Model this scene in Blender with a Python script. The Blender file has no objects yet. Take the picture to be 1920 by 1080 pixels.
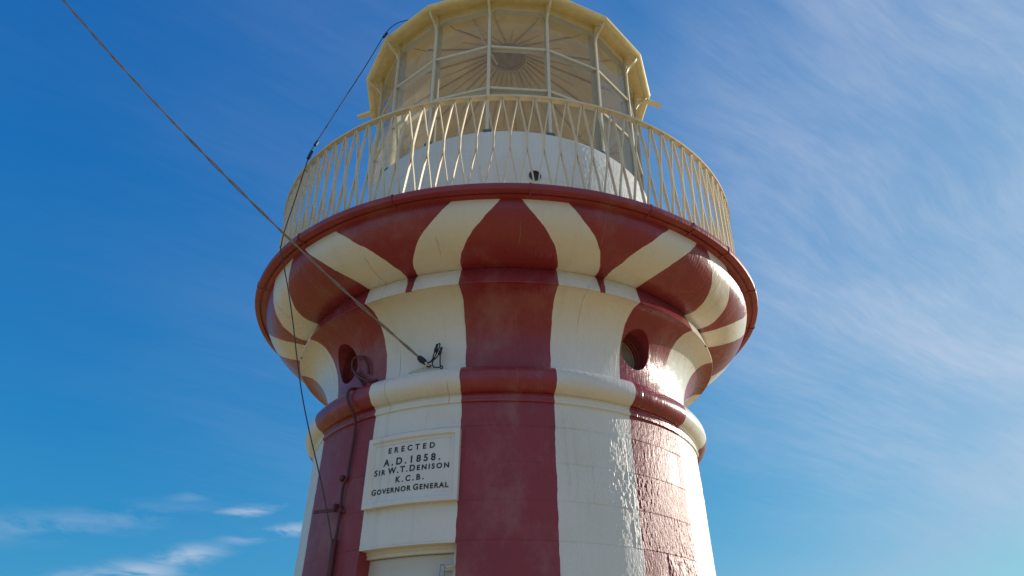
import bpy, bmesh, math, random
import numpy as np
from mathutils import Vector, Matrix
random.seed(7)
C = bpy.context.scene
COL = C.collection
R = math.radians

# ------------------------------------------------------------------ camera
DIST, EYE = 6.482, 1.6
cam_data = bpy.data.cameras.new('camera')
cam = bpy.data.objects.new('camera', cam_data); COL.objects.link(cam)
cam_data.sensor_width = 36.0
cam_data.lens = 1430.2 / 1920 * 36
cam_data.clip_start = 0.05
cam_data.clip_end = 20000
PITCH, YAW, ROLL = R(30.635), math.atan(10.84 / 1430.2), R(0.0985)
fw = Vector((math.sin(YAW) * math.cos(PITCH), math.cos(YAW) * math.cos(PITCH), math.sin(PITCH)))
rt = Vector((math.cos(YAW), -math.sin(YAW), 0)); up = rt.cross(fw)
rt2 = rt * math.cos(ROLL) + up * math.sin(ROLL); up2 = up * math.cos(ROLL) - rt * math.sin(ROLL)
M = Matrix((rt2, up2, -fw)).transposed().to_4x4()
M.translation = (0, -DIST, EYE)
cam.matrix_world = M
C.camera = cam

# ------------------------------------------------------------------ sun, sky
SUN_AZ, SUN_EL = R(63.0), R(16.5)        # azimuth measured from +Y (view direction) towards +X
sdir = Vector((math.sin(SUN_AZ) * math.cos(SUN_EL), math.cos(SUN_AZ) * math.cos(SUN_EL), math.sin(SUN_EL)))
sun_d = bpy.data.lights.new('sun', 'SUN'); sun = bpy.data.objects.new('sun', sun_d); COL.objects.link(sun)
sun_d.energy = 3.6; sun_d.angle = R(0.5); sun_d.color = (1.0, 0.90, 0.77)
sun.rotation_euler = sdir.to_track_quat('Z', 'Y').to_euler()
C.view_settings.view_transform = 'Standard'; C.view_settings.look = 'None'
C.view_settings.exposure = 0.36; C.view_settings.gamma = 1.0; C.view_settings.use_curve_mapping = False


class NT:
    """short-hand node builder"""
    def __init__(s, tree): s.t = tree
    def n(s, typ, **kw):
        nd = s.t.nodes.new(typ)
        for k, v in kw.items(): setattr(nd, k, v)
        return nd
    def put(s, sock, v):
        if isinstance(v, bpy.types.NodeSocket): s.t.links.new(v, sock)
        else: sock.default_value = v
    def math(s, op, a, b=None, c=None, clamp=False):
        nd = s.n('ShaderNodeMath', operation=op, use_clamp=clamp)
        s.put(nd.inputs[0], a)
        if b is not None: s.put(nd.inputs[1], b)
        if c is not None: s.put(nd.inputs[2], c)
        return nd.outputs[0]
    def vmath(s, op, a, b=None):
        nd = s.n('ShaderNodeVectorMath', operation=op)
        s.put(nd.inputs[0], a)
        if b is not None: s.put(nd.inputs[1], b)
        return nd.outputs['Value'] if op in ('DOT_PRODUCT', 'LENGTH') else nd.outputs[0]
    def smooth(s, v, a, b, lo=0.0, hi=1.0):
        nd = s.n('ShaderNodeMapRange', interpolation_type='SMOOTHSTEP')
        s.put(nd.inputs[0], v); s.put(nd.inputs[1], a); s.put(nd.inputs[2], b); s.put(nd.inputs[3], lo); s.put(nd.inputs[4], hi)
        return nd.outputs[0]
    def mix(s, fac, a, b, blend='MIX'):
        nd = s.n('ShaderNodeMix', data_type='RGBA', blend_type=blend)
        s.put(nd.inputs[0], fac); s.put(nd.inputs[6], a); s.put(nd.inputs[7], b)
        return nd.outputs[2]
    def noise(s, vec, scale, detail=2.0, rough=0.5, dist=0.0):
        nd = s.n('ShaderNodeTexNoise')
        s.put(nd.inputs['Vector'], vec); s.put(nd.inputs['Scale'], scale); s.put(nd.inputs['Detail'], detail)
        s.put(nd.inputs['Roughness'], rough); s.put(nd.inputs['Distortion'], dist)
        return nd.outputs['Fac']
    def comb(s, x, y, z):
        nd = s.n('ShaderNodeCombineXYZ')
        s.put(nd.inputs[0], x); s.put(nd.inputs[1], y); s.put(nd.inputs[2], z)
        return nd.outputs[0]


def rgb(r, g, b): return (r, g, b, 1.0)


world = bpy.data.worlds.new('World'); C.world = world; world.use_nodes = True
w = NT(world.node_tree); w.t.nodes.clear()
out = w.n('ShaderNodeOutputWorld'); bg = w.n('ShaderNodeBackground')
sky = w.n('ShaderNodeTexSky', sky_type='NISHITA')
sky.sun_disc = False; sky.sun_elevation = SUN_EL; sky.sun_rotation = SUN_AZ
sky.altitude = 20; sky.air_density = 1.0; sky.dust_density = 0.6; sky.ozone_density = 2.5
SKY_STRENGTH = 0.10
# deep, slightly polarised blue: each channel of the clear sky gets its own response (k * v ^ g)
spl = w.n('ShaderNodeSeparateColor'); w.put(spl.inputs[0], sky.outputs[0])
cmb = w.n('ShaderNodeCombineColor')
for ch, (g_, k_, top) in enumerate(((2.2, 1.40, 0.42), (0.79, 0.61, 1.2), (0.37, 0.625, 1.2))):
    v_ = w.math('MINIMUM', w.math('MULTIPLY', spl.outputs[ch], SKY_STRENGTH), top)
    w.put(cmb.inputs[ch], w.math('MULTIPLY', w.math('POWER', v_, g_), k_ / SKY_STRENGTH))
clear = cmb.outputs[0]
d = w.n('ShaderNodeTexCoord').outputs['Generated']
sep = w.n('ShaderNodeSeparateXYZ'); w.put(sep.inputs[0], d)
zc = w.math('ADD', w.math('MAXIMUM', sep.outputs[2], 0.0), 0.12)
px = w.math('DIVIDE', sep.outputs[0], zc); py = w.math('DIVIDE', sep.outputs[1], zc)
# high cirrus veil on the plane of the cloud deck: broad soft sheets combed into fine fibres
ca, sa = math.cos(R(34)), math.sin(R(34))
qx = w.math('ADD', w.math('MULTIPLY', px, ca), w.math('MULTIPLY', py, sa))
qy = w.math('SUBTRACT', w.math('MULTIPLY', py, ca), w.math('MULTIPLY', px, sa))
warp = w.noise(w.comb(px, py, 0.0), 1.1, 2.0)
qy2 = w.math('ADD', qy, w.math('MULTIPLY', warp, 0.30))
sheet = w.noise(w.comb(w.math('MULTIPLY', qx, 0.8), w.math('MULTIPLY', qy2, 1.7), 1.3), 1.6, 6.0, 0.6, 0.0)
fibre = w.noise(w.comb(w.math('MULTIPLY', qx, 1.6), w.math('MULTIPLY', qy2, 11.0), 4.1), 2.6, 10.0, 0.70, 0.25)
streak = w.math('ADD', w.math('MULTIPLY', sheet, 0.68), w.math('MULTIPLY', fibre, 0.32))
right = w.smooth(w.vmath('DOT_PRODUCT', d, tuple(Vector((0.62, 0.62, 0.48)).normalized())), 0.84, 1.0)
behind = w.smooth(sep.outputs[1], 0.35, -0.3)  # extra cirrus added in the unseen sky behind the camera to whiten the fill
leftclear = w.smooth(sep.outputs[0], -0.52, -0.15, 0.030, 0.13)
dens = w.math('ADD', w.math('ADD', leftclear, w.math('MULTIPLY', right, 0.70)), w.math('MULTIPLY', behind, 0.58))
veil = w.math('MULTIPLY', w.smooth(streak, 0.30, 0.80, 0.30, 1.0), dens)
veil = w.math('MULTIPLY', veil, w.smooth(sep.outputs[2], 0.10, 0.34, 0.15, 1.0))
# small bright wisps low on the left
wisp_n = w.noise(w.comb(w.math('MULTIPLY', sep.outputs[0], 7.0), 0.0, w.math('MULTIPLY', sep.outputs[2], 26.0)), 1.7, 7.0, 0.6, 0.4)
wis = None
for (vx, vy, vz, wx, wz, amp) in [(-0.430, 0.89, 0.152, 0.040, 0.010, 1.0), (-0.366, 0.913, 0.181, 0.026, 0.008, 0.7),
                                  (-0.312, 0.921, 0.233, 0.024, 0.005, 0.7), (-0.279, 0.937, 0.212, 0.032, 0.0055, 0.9),
                                  (-0.478, 0.855, 0.203, 0.10, 0.012, 0.22), (-0.365, 0.90, 0.245, 0.02, 0.005, 0.2)]:
    a = w.math('DIVIDE', w.math('SUBTRACT', sep.outputs[0], vx), wx)
    tilt = w.math('MULTIPLY', w.math('SUBTRACT', sep.outputs[0], vx), 0.22)
    b = w.math('DIVIDE', w.math('SUBTRACT', w.math('SUBTRACT', sep.outputs[2], vz), tilt), wz)
    rr = w.math('ADD', w.math('MULTIPLY', a, a), w.math('MULTIPLY', b, b))
    g = w.math('MULTIPLY', w.math('EXPONENT', w.math('MULTIPLY', rr, -0.6)), amp)
    wis = g if wis is None else w.math('MAXIMUM', wis, g)
wis = w.math('MULTIPLY', wis, w.smooth(sep.outputs[1], 0.0, 0.3))
wis = w.math('MULTIPLY', wis, w.smooth(wisp_n, 0.36, 0.62))
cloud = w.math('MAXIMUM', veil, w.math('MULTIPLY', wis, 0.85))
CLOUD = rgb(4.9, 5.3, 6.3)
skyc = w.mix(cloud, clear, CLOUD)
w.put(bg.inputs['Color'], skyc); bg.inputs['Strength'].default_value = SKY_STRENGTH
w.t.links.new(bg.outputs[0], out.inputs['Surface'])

# ------------------------------------------------------------------ materials
CREAM = (0.80, 0.75, 0.70); RED = (0.31, 0.038, 0.050)


def new_mat(name):
    m = bpy.data.materials.new(name); m.use_nodes = True
    t = NT(m.node_tree); t.t.nodes.clear()
    o = t.n('ShaderNodeOutputMaterial'); p = t.n('ShaderNodeBsdfPrincipled')
    t.t.links.new(p.outputs[0], o.inputs[0])
    return m, t, p, o


def curve_node(t, fac, pts):
    nd = t.n('ShaderNodeFloatCurve'); cm = nd.mapping; c = cm.curves[0]
    while len(c.points) > 2: c.points.remove(c.points[1])
    c.points[0].location = pts[0]; c.points[-1].location = pts[-1]
    for p in pts[1:-1]: c.points.new(*p)
    for p in c.points: p.handle_type = 'AUTO_CLAMPED'
    cm.update(); t.put(nd.inputs['Value'], fac)
    return nd.outputs[0]


def tower_paint(name, mode='stripes', bump='tooled', amp=1.0, base=None, rough=0.34):
    """old masonry under thick gloss paint; stripes laid out round the axis"""
    m, t, p, o = new_mat(name)
    co = t.n('ShaderNodeTexCoord').outputs['Object']
    s = t.n('ShaderNodeSeparateXYZ'); t.put(s.inputs[0], co)
    x, y, z = s.outputs
    phi = t.math('ARCTAN2', x, t.math('MULTIPLY', y, -1.0))
    rad = t.math('SQRT', t.math('ADD', t.math('MULTIPLY', x, x), t.math('MULTIPLY', y, y)))
    arc = t.math('MULTIPLY', phi, 1.65)
    cyl = t.comb(arc, rad, z)
    grime = t.noise(cyl, 3.0, 6.0, 0.65)
    runs = t.noise(t.comb(t.math('MULTIPLY', arc, 14.0), 0.0, t.math('MULTIPLY', z, 1.1)), 1.0, 4.0)
    if mode == 'stripes':
        dg = t.math('MULTIPLY', phi, 180 / math.pi)
        # the painters' bands are not quite even
        dg = t.math('ADD', dg, t.math('SUBTRACT', 2.37, t.math('MULTIPLY', t.math('COSINE', t.math('MULTIPLY', phi, 2.0)), 3.0)))
        dg = t.math('ADD', dg, t.math('MULTIPLY', t.math('SUBTRACT', t.noise(cyl, 9.0, 4.0), 0.5), 0.75))
        fold = t.math('ABSOLUTE', t.math('SUBTRACT', t.math('FLOORED_MODULO', t.math('ADD', dg, 22.5), 45.0), 22.5))
        H0, H1 = 4.40, 4.90
        k = t.math('DIVIDE', t.math('SUBTRACT', z, H0), H1 - H0, clamp=True)
        def cv(l, top): return [((h + 1.6 - H0) / (H1 - H0), v / 24.0) for h, v in l]
        b = curve_node(t, k, cv([(2.80, 11.25), (2.94, 11.15), (2.967, 10.35), (3.008, 8.9), (3.075, 6.8), (3.15, 4.6), (3.20, 3.3), (3.255, 2.1), (3.30, 1.4)], 0))
        c = curve_node(t, k, cv([(2.80, 21.75), (2.945, 21.2), (2.984, 19.8), (3.07, 16.9), (3.127, 14.8), (3.198, 12.7), (3.25, 11.1), (3.30, 10.0)], 0))
        isr = t.math('LESS_THAN', fold, t.math('MULTIPLY', b, 24.0))
        wedge = t.math('MULTIPLY', t.math('GREATER_THAN', fold, t.math('MULTIPLY', c, 24.0)), t.math('GREATER_THAN', z, 4.3990))
        isr = t.math('MAXIMUM', isr, wedge)
        red = t.mix(t.smooth(grime, 0.3, 0.75), rgb(*RED), rgb(RED[0] * 0.86, RED[1] * 0.95, RED[2] * 0.98))
        cre = t.mix(t.smooth(grime, 0.35, 0.8), rgb(*CREAM), rgb(CREAM[0] * 0.93, CREAM[1] * 0.91, CREAM[2] * 0.86))
        colr = t.mix(isr, cre, red)
    else:
        bc = base or CREAM
        colr = t.mix(t.smooth(grime, 0.3, 0.8), rgb(*bc), rgb(bc[0] * 0.9, bc[1] * 0.88, bc[2] * 0.85))
    fade = t.noise(t.comb(t.math('MULTIPLY', arc, 1.3), rad, t.math('MULTIPLY', z, 0.9)), 2.2, 7.0, 0.68)
    colr = t.mix(t.smooth(fade, 0.48, 0.72, 0.0, 0.09), colr, rgb(0.80, 0.74, 0.66))
    colr = t.mix(t.smooth(runs, 0.52, 0.8, 0.0, 0.14), colr, rgb(0.10, 0.07, 0.05))
    # relief
    if bump in ('tooled', 'rough'):
        row = t.math('FLOOR', t.math('DIVIDE', t.math('SUBTRACT', z, 2.66 - 2.5), 0.25))
        stag = t.math('MULTIPLY', t.math('FLOORED_MODULO', row, 2.0), 0.29)
        col = t.math('FLOOR', t.math('DIVIDE', t.math('ADD', arc, t.math('ADD', stag, 20.0)), 0.58))
        wn = t.n('ShaderNodeTexWhiteNoise'); t.put(wn.inputs['Vector'], t.comb(row, col, 0.5))
        blockamp = t.math('ADD', 0.45, t.math('MULTIPLY', wn.outputs['Value'], 0.8))
        pits = t.noise(t.comb(t.math('MULTIPLY', arc, 78.0), 0.0, t.math('MULTIPLY', z, 27.0)), 1.0, 5.0, 0.6, 0.5)
        drip = t.noise(t.comb(t.math('MULTIPLY', arc, 60.0), 3.0, t.math('MULTIPLY', z, 9.0)), 1.0, 3.0, 0.5)
        hgt = t.math('ADD', t.math('MULTIPLY', t.math('MULTIPLY', pits, blockamp), 0.0060), t.math('MULTIPLY', drip, 0.0015))
        fz = t.math('ABSOLUTE', t.math('SUBTRACT', t.math('FLOORED_MODULO', t.math('SUBTRACT', z, 2.66 - 2.5), 0.25), 0.125))
        fa = t.math('ABSOLUTE', t.math('SUBTRACT', t.math('FLOORED_MODULO', t.math('ADD', arc, t.math('ADD', stag, 20.0)), 0.58), 0.29))
        joint = t.math('MAXIMUM', t.smooth(fz, 0.119, 0.1245), t.smooth(fa, 0.285, 0.2895, 0.0, 0.8))
        if bump == 'tooled':
            below = t.math('LESS_THAN', z, 3.52)
            joint = t.math('MULTIPLY', joint, below)
        joint = t.math('MULTIPLY', joint, t.smooth(grime, 0.25, 0.7, 0.15, 1.0))
        hgt = t.math('SUBTRACT', hgt, t.math('MULTIPLY', joint, 0.0024))
    else:
        brush = t.noise(t.comb(t.math('MULTIPLY', arc, 70.0), t.math('MULTIPLY', rad, 6.0), t.math('MULTIPLY', z, 7.0)), 1.0, 4.0, 0.55, 0.3)
        lump = t.noise(cyl, 9.0, 3.0)
        crack_a = t.math('ABSOLUTE', t.math('SUBTRACT', t.math('FLOORED_MODULO', t.math('ADD', arc, t.math('ADD', 20.13, t.math('MULTIPLY', lump, 0.02))), 0.47), 0.235))
        crack = t.smooth(crack_a, 0.2315, 0.2348)
        hgt = t.math('ADD', t.math('MULTIPLY', brush, 0.0032), t.math('MULTIPLY', lump, 0.006))
        crack = t.math('MULTIPLY', crack, t.smooth(t.noise(cyl, 2.3, 2.0), 0.50, 0.60))
        colr = t.mix(t.math('MULTIPLY', crack, 0.30), colr, rgb(0.62, 0.47, 0.36))
        hgt = t.math('SUBTRACT', hgt, t.math('MULTIPLY', crack, 0.004))
    bp = t.n('ShaderNodeBump'); bp.inputs['Distance'].default_value = 1.0; bp.inputs['Strength'].default_value = amp
    t.put(bp.inputs['Height'], hgt)
    t.put(p.inputs['Base Color'], colr); t.t.links.new(bp.outputs[0], p.inputs['Normal'])
    t.put(p.inputs['Roughness'], t.math('ADD', rough, t.math('MULTIPLY', t.math('SUBTRACT', grime, 0.5), 0.18)))
    p.inputs['Specular IOR Level'].default_value = 0.42
    return m


def simple(name, col, rough=0.45, metal=0.0, var=0.12, scale=14.0, bump=0.0015, spec=0.5):
    m, t, p, o = new_mat(name)
    co = t.n('ShaderNodeTexCoord').outputs['Object']
    n1 = t.noise(co, scale, 5.0, 0.6)
    c = t.mix(t.smooth(n1, 0.3, 0.75), rgb(*col), rgb(*[k * (1 - var) for k in col]))
    t.put(p.inputs['Base Color'], c)
    t.put(p.inputs['Roughness'], t.math('ADD', rough, t.math('MULTIPLY', t.math('SUBTRACT', n1, 0.5), 0.2)))
    p.inputs['Metallic'].default_value = metal; p.inputs['Specular IOR Level'].default_value = spec
    if bump:
        bp = t.n('ShaderNodeBump'); bp.inputs['Distance'].default_value = 1.0
        t.put(bp.inputs['Height'], t.math('MULTIPLY', t.noise(co, scale * 4, 3.0), bump)); t.t.links.new(bp.outputs[0], p.inputs['Normal'])
    return m


def glass_mat():
    m, t, p, o = new_mat('lantern glass'); t.t.nodes.remove(p)
    co = t.n('ShaderNodeTexCoord').outputs['Object']
    dirt = t.smooth(t.noise(co, 4.0, 5.0, 0.6), 0.35, 0.75, 0.08, 0.20)
    tr = t.n('ShaderNodeBsdfTransparent'); tr.inputs[0].default_value = rgb(0.96, 0.97, 0.96)
    df = t.n('ShaderNodeBsdfTranslucent'); df.inputs[0].default_value = rgb(0.80, 0.74, 0.60)
    d2 = t.n('ShaderNodeBsdfDiffuse'); d2.inputs[0].default_value = rgb(0.6, 0.58, 0.54)
    ad = t.n('ShaderNodeMixShader'); ad.inputs[0].default_value = 0.5
    t.t.links.new(df.outputs[0], ad.inputs[1]); t.t.links.new(d2.outputs[0], ad.inputs[2])
    gl = t.n('ShaderNodeBsdfGlossy'); gl.inputs['Roughness'].default_value = 0.03
    fr = t.n('ShaderNodeFresnel'); fr.inputs[0].default_value = 1.45
    m1 = t.n('ShaderNodeMixShader'); t.put(m1.inputs[0], dirt); t.t.links.new(tr.outputs[0], m1.inputs[1]); t.t.links.new(ad.outputs[0], m1.inputs[2])
    m2 = t.n('ShaderNodeMixShader'); t.put(m2.inputs[0], fr.outputs[0]); t.t.links.new(m1.outputs[0], m2.inputs[1]); t.t.links.new(gl.outputs[0], m2.inputs[2])
    t.t.links.new(m2.outputs[0], o.inputs[0])
    return m


def ground_mat():
    m, t, p, o = new_mat('ground')
    co = t.n('ShaderNodeTexCoord').outputs['Object']
    a = t.noise(co, 0.25, 6.0, 0.65); b = t.noise(co, 6.0, 5.0, 0.6)
    c = t.mix(t.smooth(a, 0.40, 0.60), rgb(0.58, 0.38, 0.11), rgb(0.48, 0.31, 0.085))
    c = t.mix(t.smooth(b, 0.45, 0.7, 0.0, 0.5), c, rgb(0.62, 0.44, 0.17))
    t.put(p.inputs['Base Color'], c); p.inputs['Roughness'].default_value = 0.9
    bp = t.n('ShaderNodeBump'); bp.inputs['Distance'].default_value = 1.0
    t.put(bp.inputs['Height'], t.math('MULTIPLY', b, 0.02)); t.t.links.new(bp.outputs[0], p.inputs['Normal'])
    return m


M_SHAFT = tower_paint('striped tooled masonry', 'stripes', 'tooled', 1.0, rough=0.45)
M_NECK = tower_paint('striped smooth render', 'stripes', 'brush', 1.0, rough=0.27)
M_RIM = tower_paint('red gallery paint', 'plain', 'brush', 1.3, base=RED, rough=0.42)
M_DRUM = tower_paint('white lantern base paint', 'plain', 'rough', 0.9, base=(0.78, 0.75, 0.70), rough=0.36)
M_CREAMWALL = tower_paint('cream plaque paint', 'plain', 'brush', 0.6, base=CREAM, rough=0.42)
M_IRON = simple('cream painted iron', (0.92, 0.78, 0.46), 0.38, var=0.15)
M_RAIL = simple('buff railing paint', (0.80, 0.67, 0.46), 0.40, var=0.15)
M_FRAME = simple('off-white glazing paint', (0.76, 0.69, 0.53), 0.38, var=0.12)
M_CEIL = simple('yellowed ceiling paint', (0.90, 0.71, 0.38), 0.5, var=0.22, scale=3.0)
M_RIB = simple('ceiling seam paint', (0.66, 0.51, 0.29), 0.55, var=0.2)
M_HUB = simple('dull brown vent metal', (0.46, 0.34, 0.20), 0.6, var=0.3)
M_ROOF = simple('roof oxide paint', (0.19, 0.045, 0.035), 0.5, var=0.2)
M_DARKRED = simple('dark red pipe paint', (0.125, 0.018, 0.022), 0.5, var=0.2)
M_BLACK = simple('black rubber', (0.018, 0.018, 0.020), 0.45, var=0.2)
M_CABLE = simple('weathered cable sheath', (0.30, 0.235, 0.215), 0.42, var=0.35, scale=40)
M_WIRE = simple('dark grey wire', (0.06, 0.055, 0.05), 0.5, var=0.3)
M_INK = simple('blue black lettering paint', (0.030, 0.032, 0.040), 0.5, var=0.75, scale=45.0, bump=0)
M_STEEL = simple('padlock steel', (0.38, 0.38, 0.40), 0.32, metal=0.9, var=0.25)
M_LOCK = simple('padlock grey body', (0.17, 0.18, 0.20), 0.4, metal=0.5)
M_SHOE = simple('green grey shoe', (0.12, 0.17, 0.15), 0.5)
M_DOOR = simple('off-white door paint', (0.66, 0.61, 0.55), 0.42, var=0.08, scale=5)
M_TILE = simple('dark vent grille', (0.03, 0.028, 0.03), 0.6)
M_INNER = simple('porthole lining paint', (0.22, 0.030, 0.036), 0.38, var=0.15)
M_PANE2 = simple('porthole pane', (0.36, 0.33, 0.27), 0.12, var=0.2, scale=6, bump=0)
M_FLOOR = simple('gallery floor paint', (0.66, 0.56, 0.41), 0.6)
M_GLASS = glass_mat()
M_GROUND = ground_mat()

# ------------------------------------------------------------------ mesh helpers
def P(deg, h, r):
    """deg from the camera side towards the right, h above the eye, r from the axis"""
    a = R(deg); return Vector((r * math.sin(a), -r * math.cos(a), h + EYE))


def finish(name, bm, mat, parent=None, smooth=35):
    me = bpy.data.meshes.new(name); bm.to_mesh(me); bm.free()
    me.materials.append(mat)
    for p in me.polygons: p.use_smooth = smooth > 0
    if smooth: me.set_sharp_from_angle(angle=R(smooth))
    o = bpy.data.objects.new(name, me); COL.objects.link(o)
    if parent: o.parent = parent
    return o


def tag(o, label=None, cat=None, group=None, kind=None):
    if label: o['label'] = label
    if cat: o['category'] = cat
    if group: o['group'] = group
    if kind: o['kind'] = kind
    return o


def revolve(bm, prof, n=256, jit=None, off=0.0):
    """prof: (r, h) listed from bottom to top along the outside; None breaks the strip"""
    prev = None
    for q in prof:
        if q is None: prev = None; continue
        r, h = q
        ring = [bm.verts.new(P(360 * i / n + off, h + (jit(i, 1) if jit else 0), r + (jit(i, 0) if jit else 0))) for i in range(n)]
        if prev:
            for i in range(n):
                bm.faces.new((prev[i], prev[(i + 1) % n], ring[(i + 1) % n], ring[i]))
        prev = ring


def heightfield(bm, phis, hs, rf, closed=False):
    g = [[bm.verts.new(P(a, h, rf(a, h))) for a in phis] for h in hs]
    n = len(phis)
    for j in range(len(hs) - 1):
        for i in range(n if closed else n - 1):
            k = (i + 1) % n
            bm.faces.new((g[j][i], g[j][k], g[j + 1][k], g[j + 1][i]))


def frange(a, b, n): return [a + (b - a) * i / n for i in range(n + 1)]


def sweep(bm, pts, section, closed=False, upv=None, caps=True):
    """sweep a 2-D section (list of (a, b)) along points; frame: a = side, b = given up vector per point"""
    rings = []; n = len(pts)
    for i, p in enumerate(pts):
        a = pts[i - 1] if (i or closed) else pts[0]
        b = pts[(i + 1) % n] if (i < n - 1 or closed) else pts[-1]
        t = (b - a).normalized()
        u = upv(p, i) if upv else (Vector((0, 0, 1)) if abs(t.z) < 0.95 else Vector((1, 0, 0)))
        s = t.cross(u).normalized(); u = s.cross(t).normalized()
        rings.append([bm.verts.new(p + s * x + u * y) for x, y in section])
    m = len(section)
    for i in range(n if closed else n - 1):
        A, B = rings[i], rings[(i + 1) % n]
        for k in range(m): bm.faces.new((A[k], A[(k + 1) % m], B[(k + 1) % m], B[k]))
    if caps and not closed:
        bm.faces.new(rings[0][::-1]); bm.faces.new(rings[-1])


def circ(r, n=8): return [(r * math.cos(2 * math.pi * i / n), r * math.sin(2 * math.pi * i / n)) for i in range(n)]
def rect(w_, h_): return [(-w_ / 2, -h_ / 2), (w_ / 2, -h_ / 2), (w_ / 2, h_ / 2), (-w_ / 2, h_ / 2)]


def spline(pts, k=8):
    out_ = []
    n = len(pts)
    for i in range(n - 1):
        p0, p1, p2, p3 = pts[max(i - 1, 0)], pts[i], pts[i + 1], pts[min(i + 2, n - 1)]
        for j in range(k):
            t = j / k
            out_.append(0.5 * ((2 * p1) + (p2 - p0) * t + (2 * p0 - 5 * p1 + 4 * p2 - p3) * t * t + (3 * p1 - p0 - 3 * p2 + p3) * t ** 3))
    out_.append(pts[-1].copy())
    return out_


def radial(p, i=0): v = Vector((p.x, p.y, 0)); return v.normalized() if v.length > 1e-6 else Vector((0, 1, 0))


def box(bm, c, ax, ay, az, sx, sy, sz, bevel=0.0):
    mtx = Matrix((ax, ay, az)).transposed().to_4x4(); mtx.translation = c
    ret = bmesh.ops.create_cube(bm, size=1.0, matrix=mtx @ Matrix.Diagonal((sx, sy, sz, 1)))
    if bevel:
        es = list({e for v in ret['verts'] for e in v.link_edges})
        bmesh.ops.bevel(bm, geom=es, offset=bevel, segments=2, affect='EDGES')


def frame_at(deg):
    a = R(deg)
    return Vector((math.cos(a), math.sin(a), 0)), Vector((math.sin(a), -math.cos(a), 0)), Vector((0, 0, 1))   # tangent, outward, up


# ------------------------------------------------------------------ ground
bm = bmesh.new()
for s in ((-1, -1), (1, -1), (1, 1), (-1, 1)): bm.verts.new((s[0] * 4000, s[1] * 4000, 0))
bm.faces.new(bm.verts)
ground = finish('ground', bm, M_GROUND, smooth=0); tag(ground, 'sandy headland ground round the tower', kind='structure')
del ground['label']

# ------------------------------------------------------------------ the lighthouse
lh = bpy.data.objects.new('lighthouse', None); COL.objects.link(lh)
tag(lh, 'red and cream striped round stone lighthouse with a glazed lantern and railed gallery', 'lighthouse')

# --- hand-tooled stone relief: fractal value noise over (arc, height), rougher on some blocks than on others
_rng = np.random.default_rng(11)
_G = _rng.random((256, 256))
def vnoise(u, v):
    i, j = np.floor(u).astype(int), np.floor(v).astype(int); fu, fv = u - i, v - j
    fu = fu * fu * (3 - 2 * fu); fv = fv * fv * (3 - 2 * fv)
    g = lambda a, b: _G[a % 256, b % 256]
    return (g(i, j) * (1 - fu) + g(i + 1, j) * fu) * (1 - fv) + (g(i, j + 1) * (1 - fu) + g(i + 1, j + 1) * fu) * fv
def tooled(a, h, r):
    arc = np.radians(a) * r + 20; z = h + EYE
    row = np.floor((z - 0.16) / 0.25); stag = np.mod(row, 2) * 0.29
    col = np.floor((arc + stag) / 0.58)
    amp = 0.30 + 0.95 * _G[(row * 7 + 3).astype(int) % 256, (col * 13 + 5).astype(int) % 256]
    amp = amp * (0.55 + 0.9 * vnoise(arc * 5.0, z * 5.0))
    coarse = np.clip((1.08 - h) / 0.05, 0, 1)
    wob = vnoise(arc * 16, z * 9) * 0.5
    n1 = vnoise(arc * 66 + wob, z * 33); n2 = vnoise(arc * 140 + 40, z * 75 + wob); n3 = vnoise(arc * 12, z * 7)
    pit = np.clip((n1 - 0.35) / 0.5, 0, 1)
    n4 = vnoise(arc * 34, z * 17 + wob)
    return (pit * 0.0021 + n2 * 0.0014) * amp + n4 * 0.0042 * amp * coarse + n3 * 0.0016

# --- shaft, with the door opening sunk into it
DOOR_L, DOOR_R, DOOR_T, DOOR_D = -35.2, -10.55, 1.05, 0.13
def shaft_r(h): return 1.618 + (2.0 - h) * 0.034 + max(0, 0.6 - h) ** 2 * 0.012
def shaft_rd(a, h):
    inside = DOOR_L < a < DOOR_R and h < DOOR_T
    return shaft_r(h) - (DOOR_D if inside else 0)
S0, S1 = 8.0, 100.0                                # the sector that the low sun rakes carries its relief as geometry
phis = sorted(set([q for q in (round(360 * i / 240 - 180, 4) for i in range(240)) if not S0 < q < S1] + frange(S0, S1, 760) + [DOOR_L, DOOR_L + 0.004, DOOR_R - 0.004, DOOR_R]))
hs = sorted(set(frange(-1.62, 0.55, 30) + frange(0.56, 1.985, 350) + [1.995, DOOR_T - 0.0002, DOOR_T]))
pa, ph = np.meshgrid(np.array(phis), np.array(hs))
rel = tooled(pa, ph, 1.65) - 0.003
rel *= np.clip((pa - S0) / 8, 0, 1) * np.clip((S1 - pa) / 4, 0, 1) * np.clip((1.99 - ph) / 0.03, 0, 1)
rel_of = {(i, j): rel[j, i] for j in range(len(hs)) for i in range(len(phis)) if rel[j, i] != 0}
ix = {v: i for i, v in enumerate(phis)}; jx = {v: j for j, v in enumerate(hs)}
bm = bmesh.new(); heightfield(bm, phis, hs, lambda a, h: shaft_rd(a, h) + rel_of.get((ix[a], jx[h]), 0.0), closed=True)
revolve(bm, [(1.90, -1.62), (1.90, -1.25), (1.885, -1.235), (1.74, -1.22)])
finish('shaft', bm, M_SHAFT, lh)

# --- roll moulding with the thin fillet below it
bm = bmesh.new()
prof = [(1.60, 1.975), (1.632, 1.985), (1.634, 2.000), (1.626, 2.004), (1.626, 2.03), (1.64, 2.038)]
prof += [(1.615 + 0.095 * math.cos(R(a)), 2.142 + 0.100 * math.sin(R(a))) for a in frange(-80, 78, 22)]
prof += [(1.60, 2.246), (1.50, 2.246)]
revolve(bm, prof); finish('roll_moulding', bm, M_NECK, lh)

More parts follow.
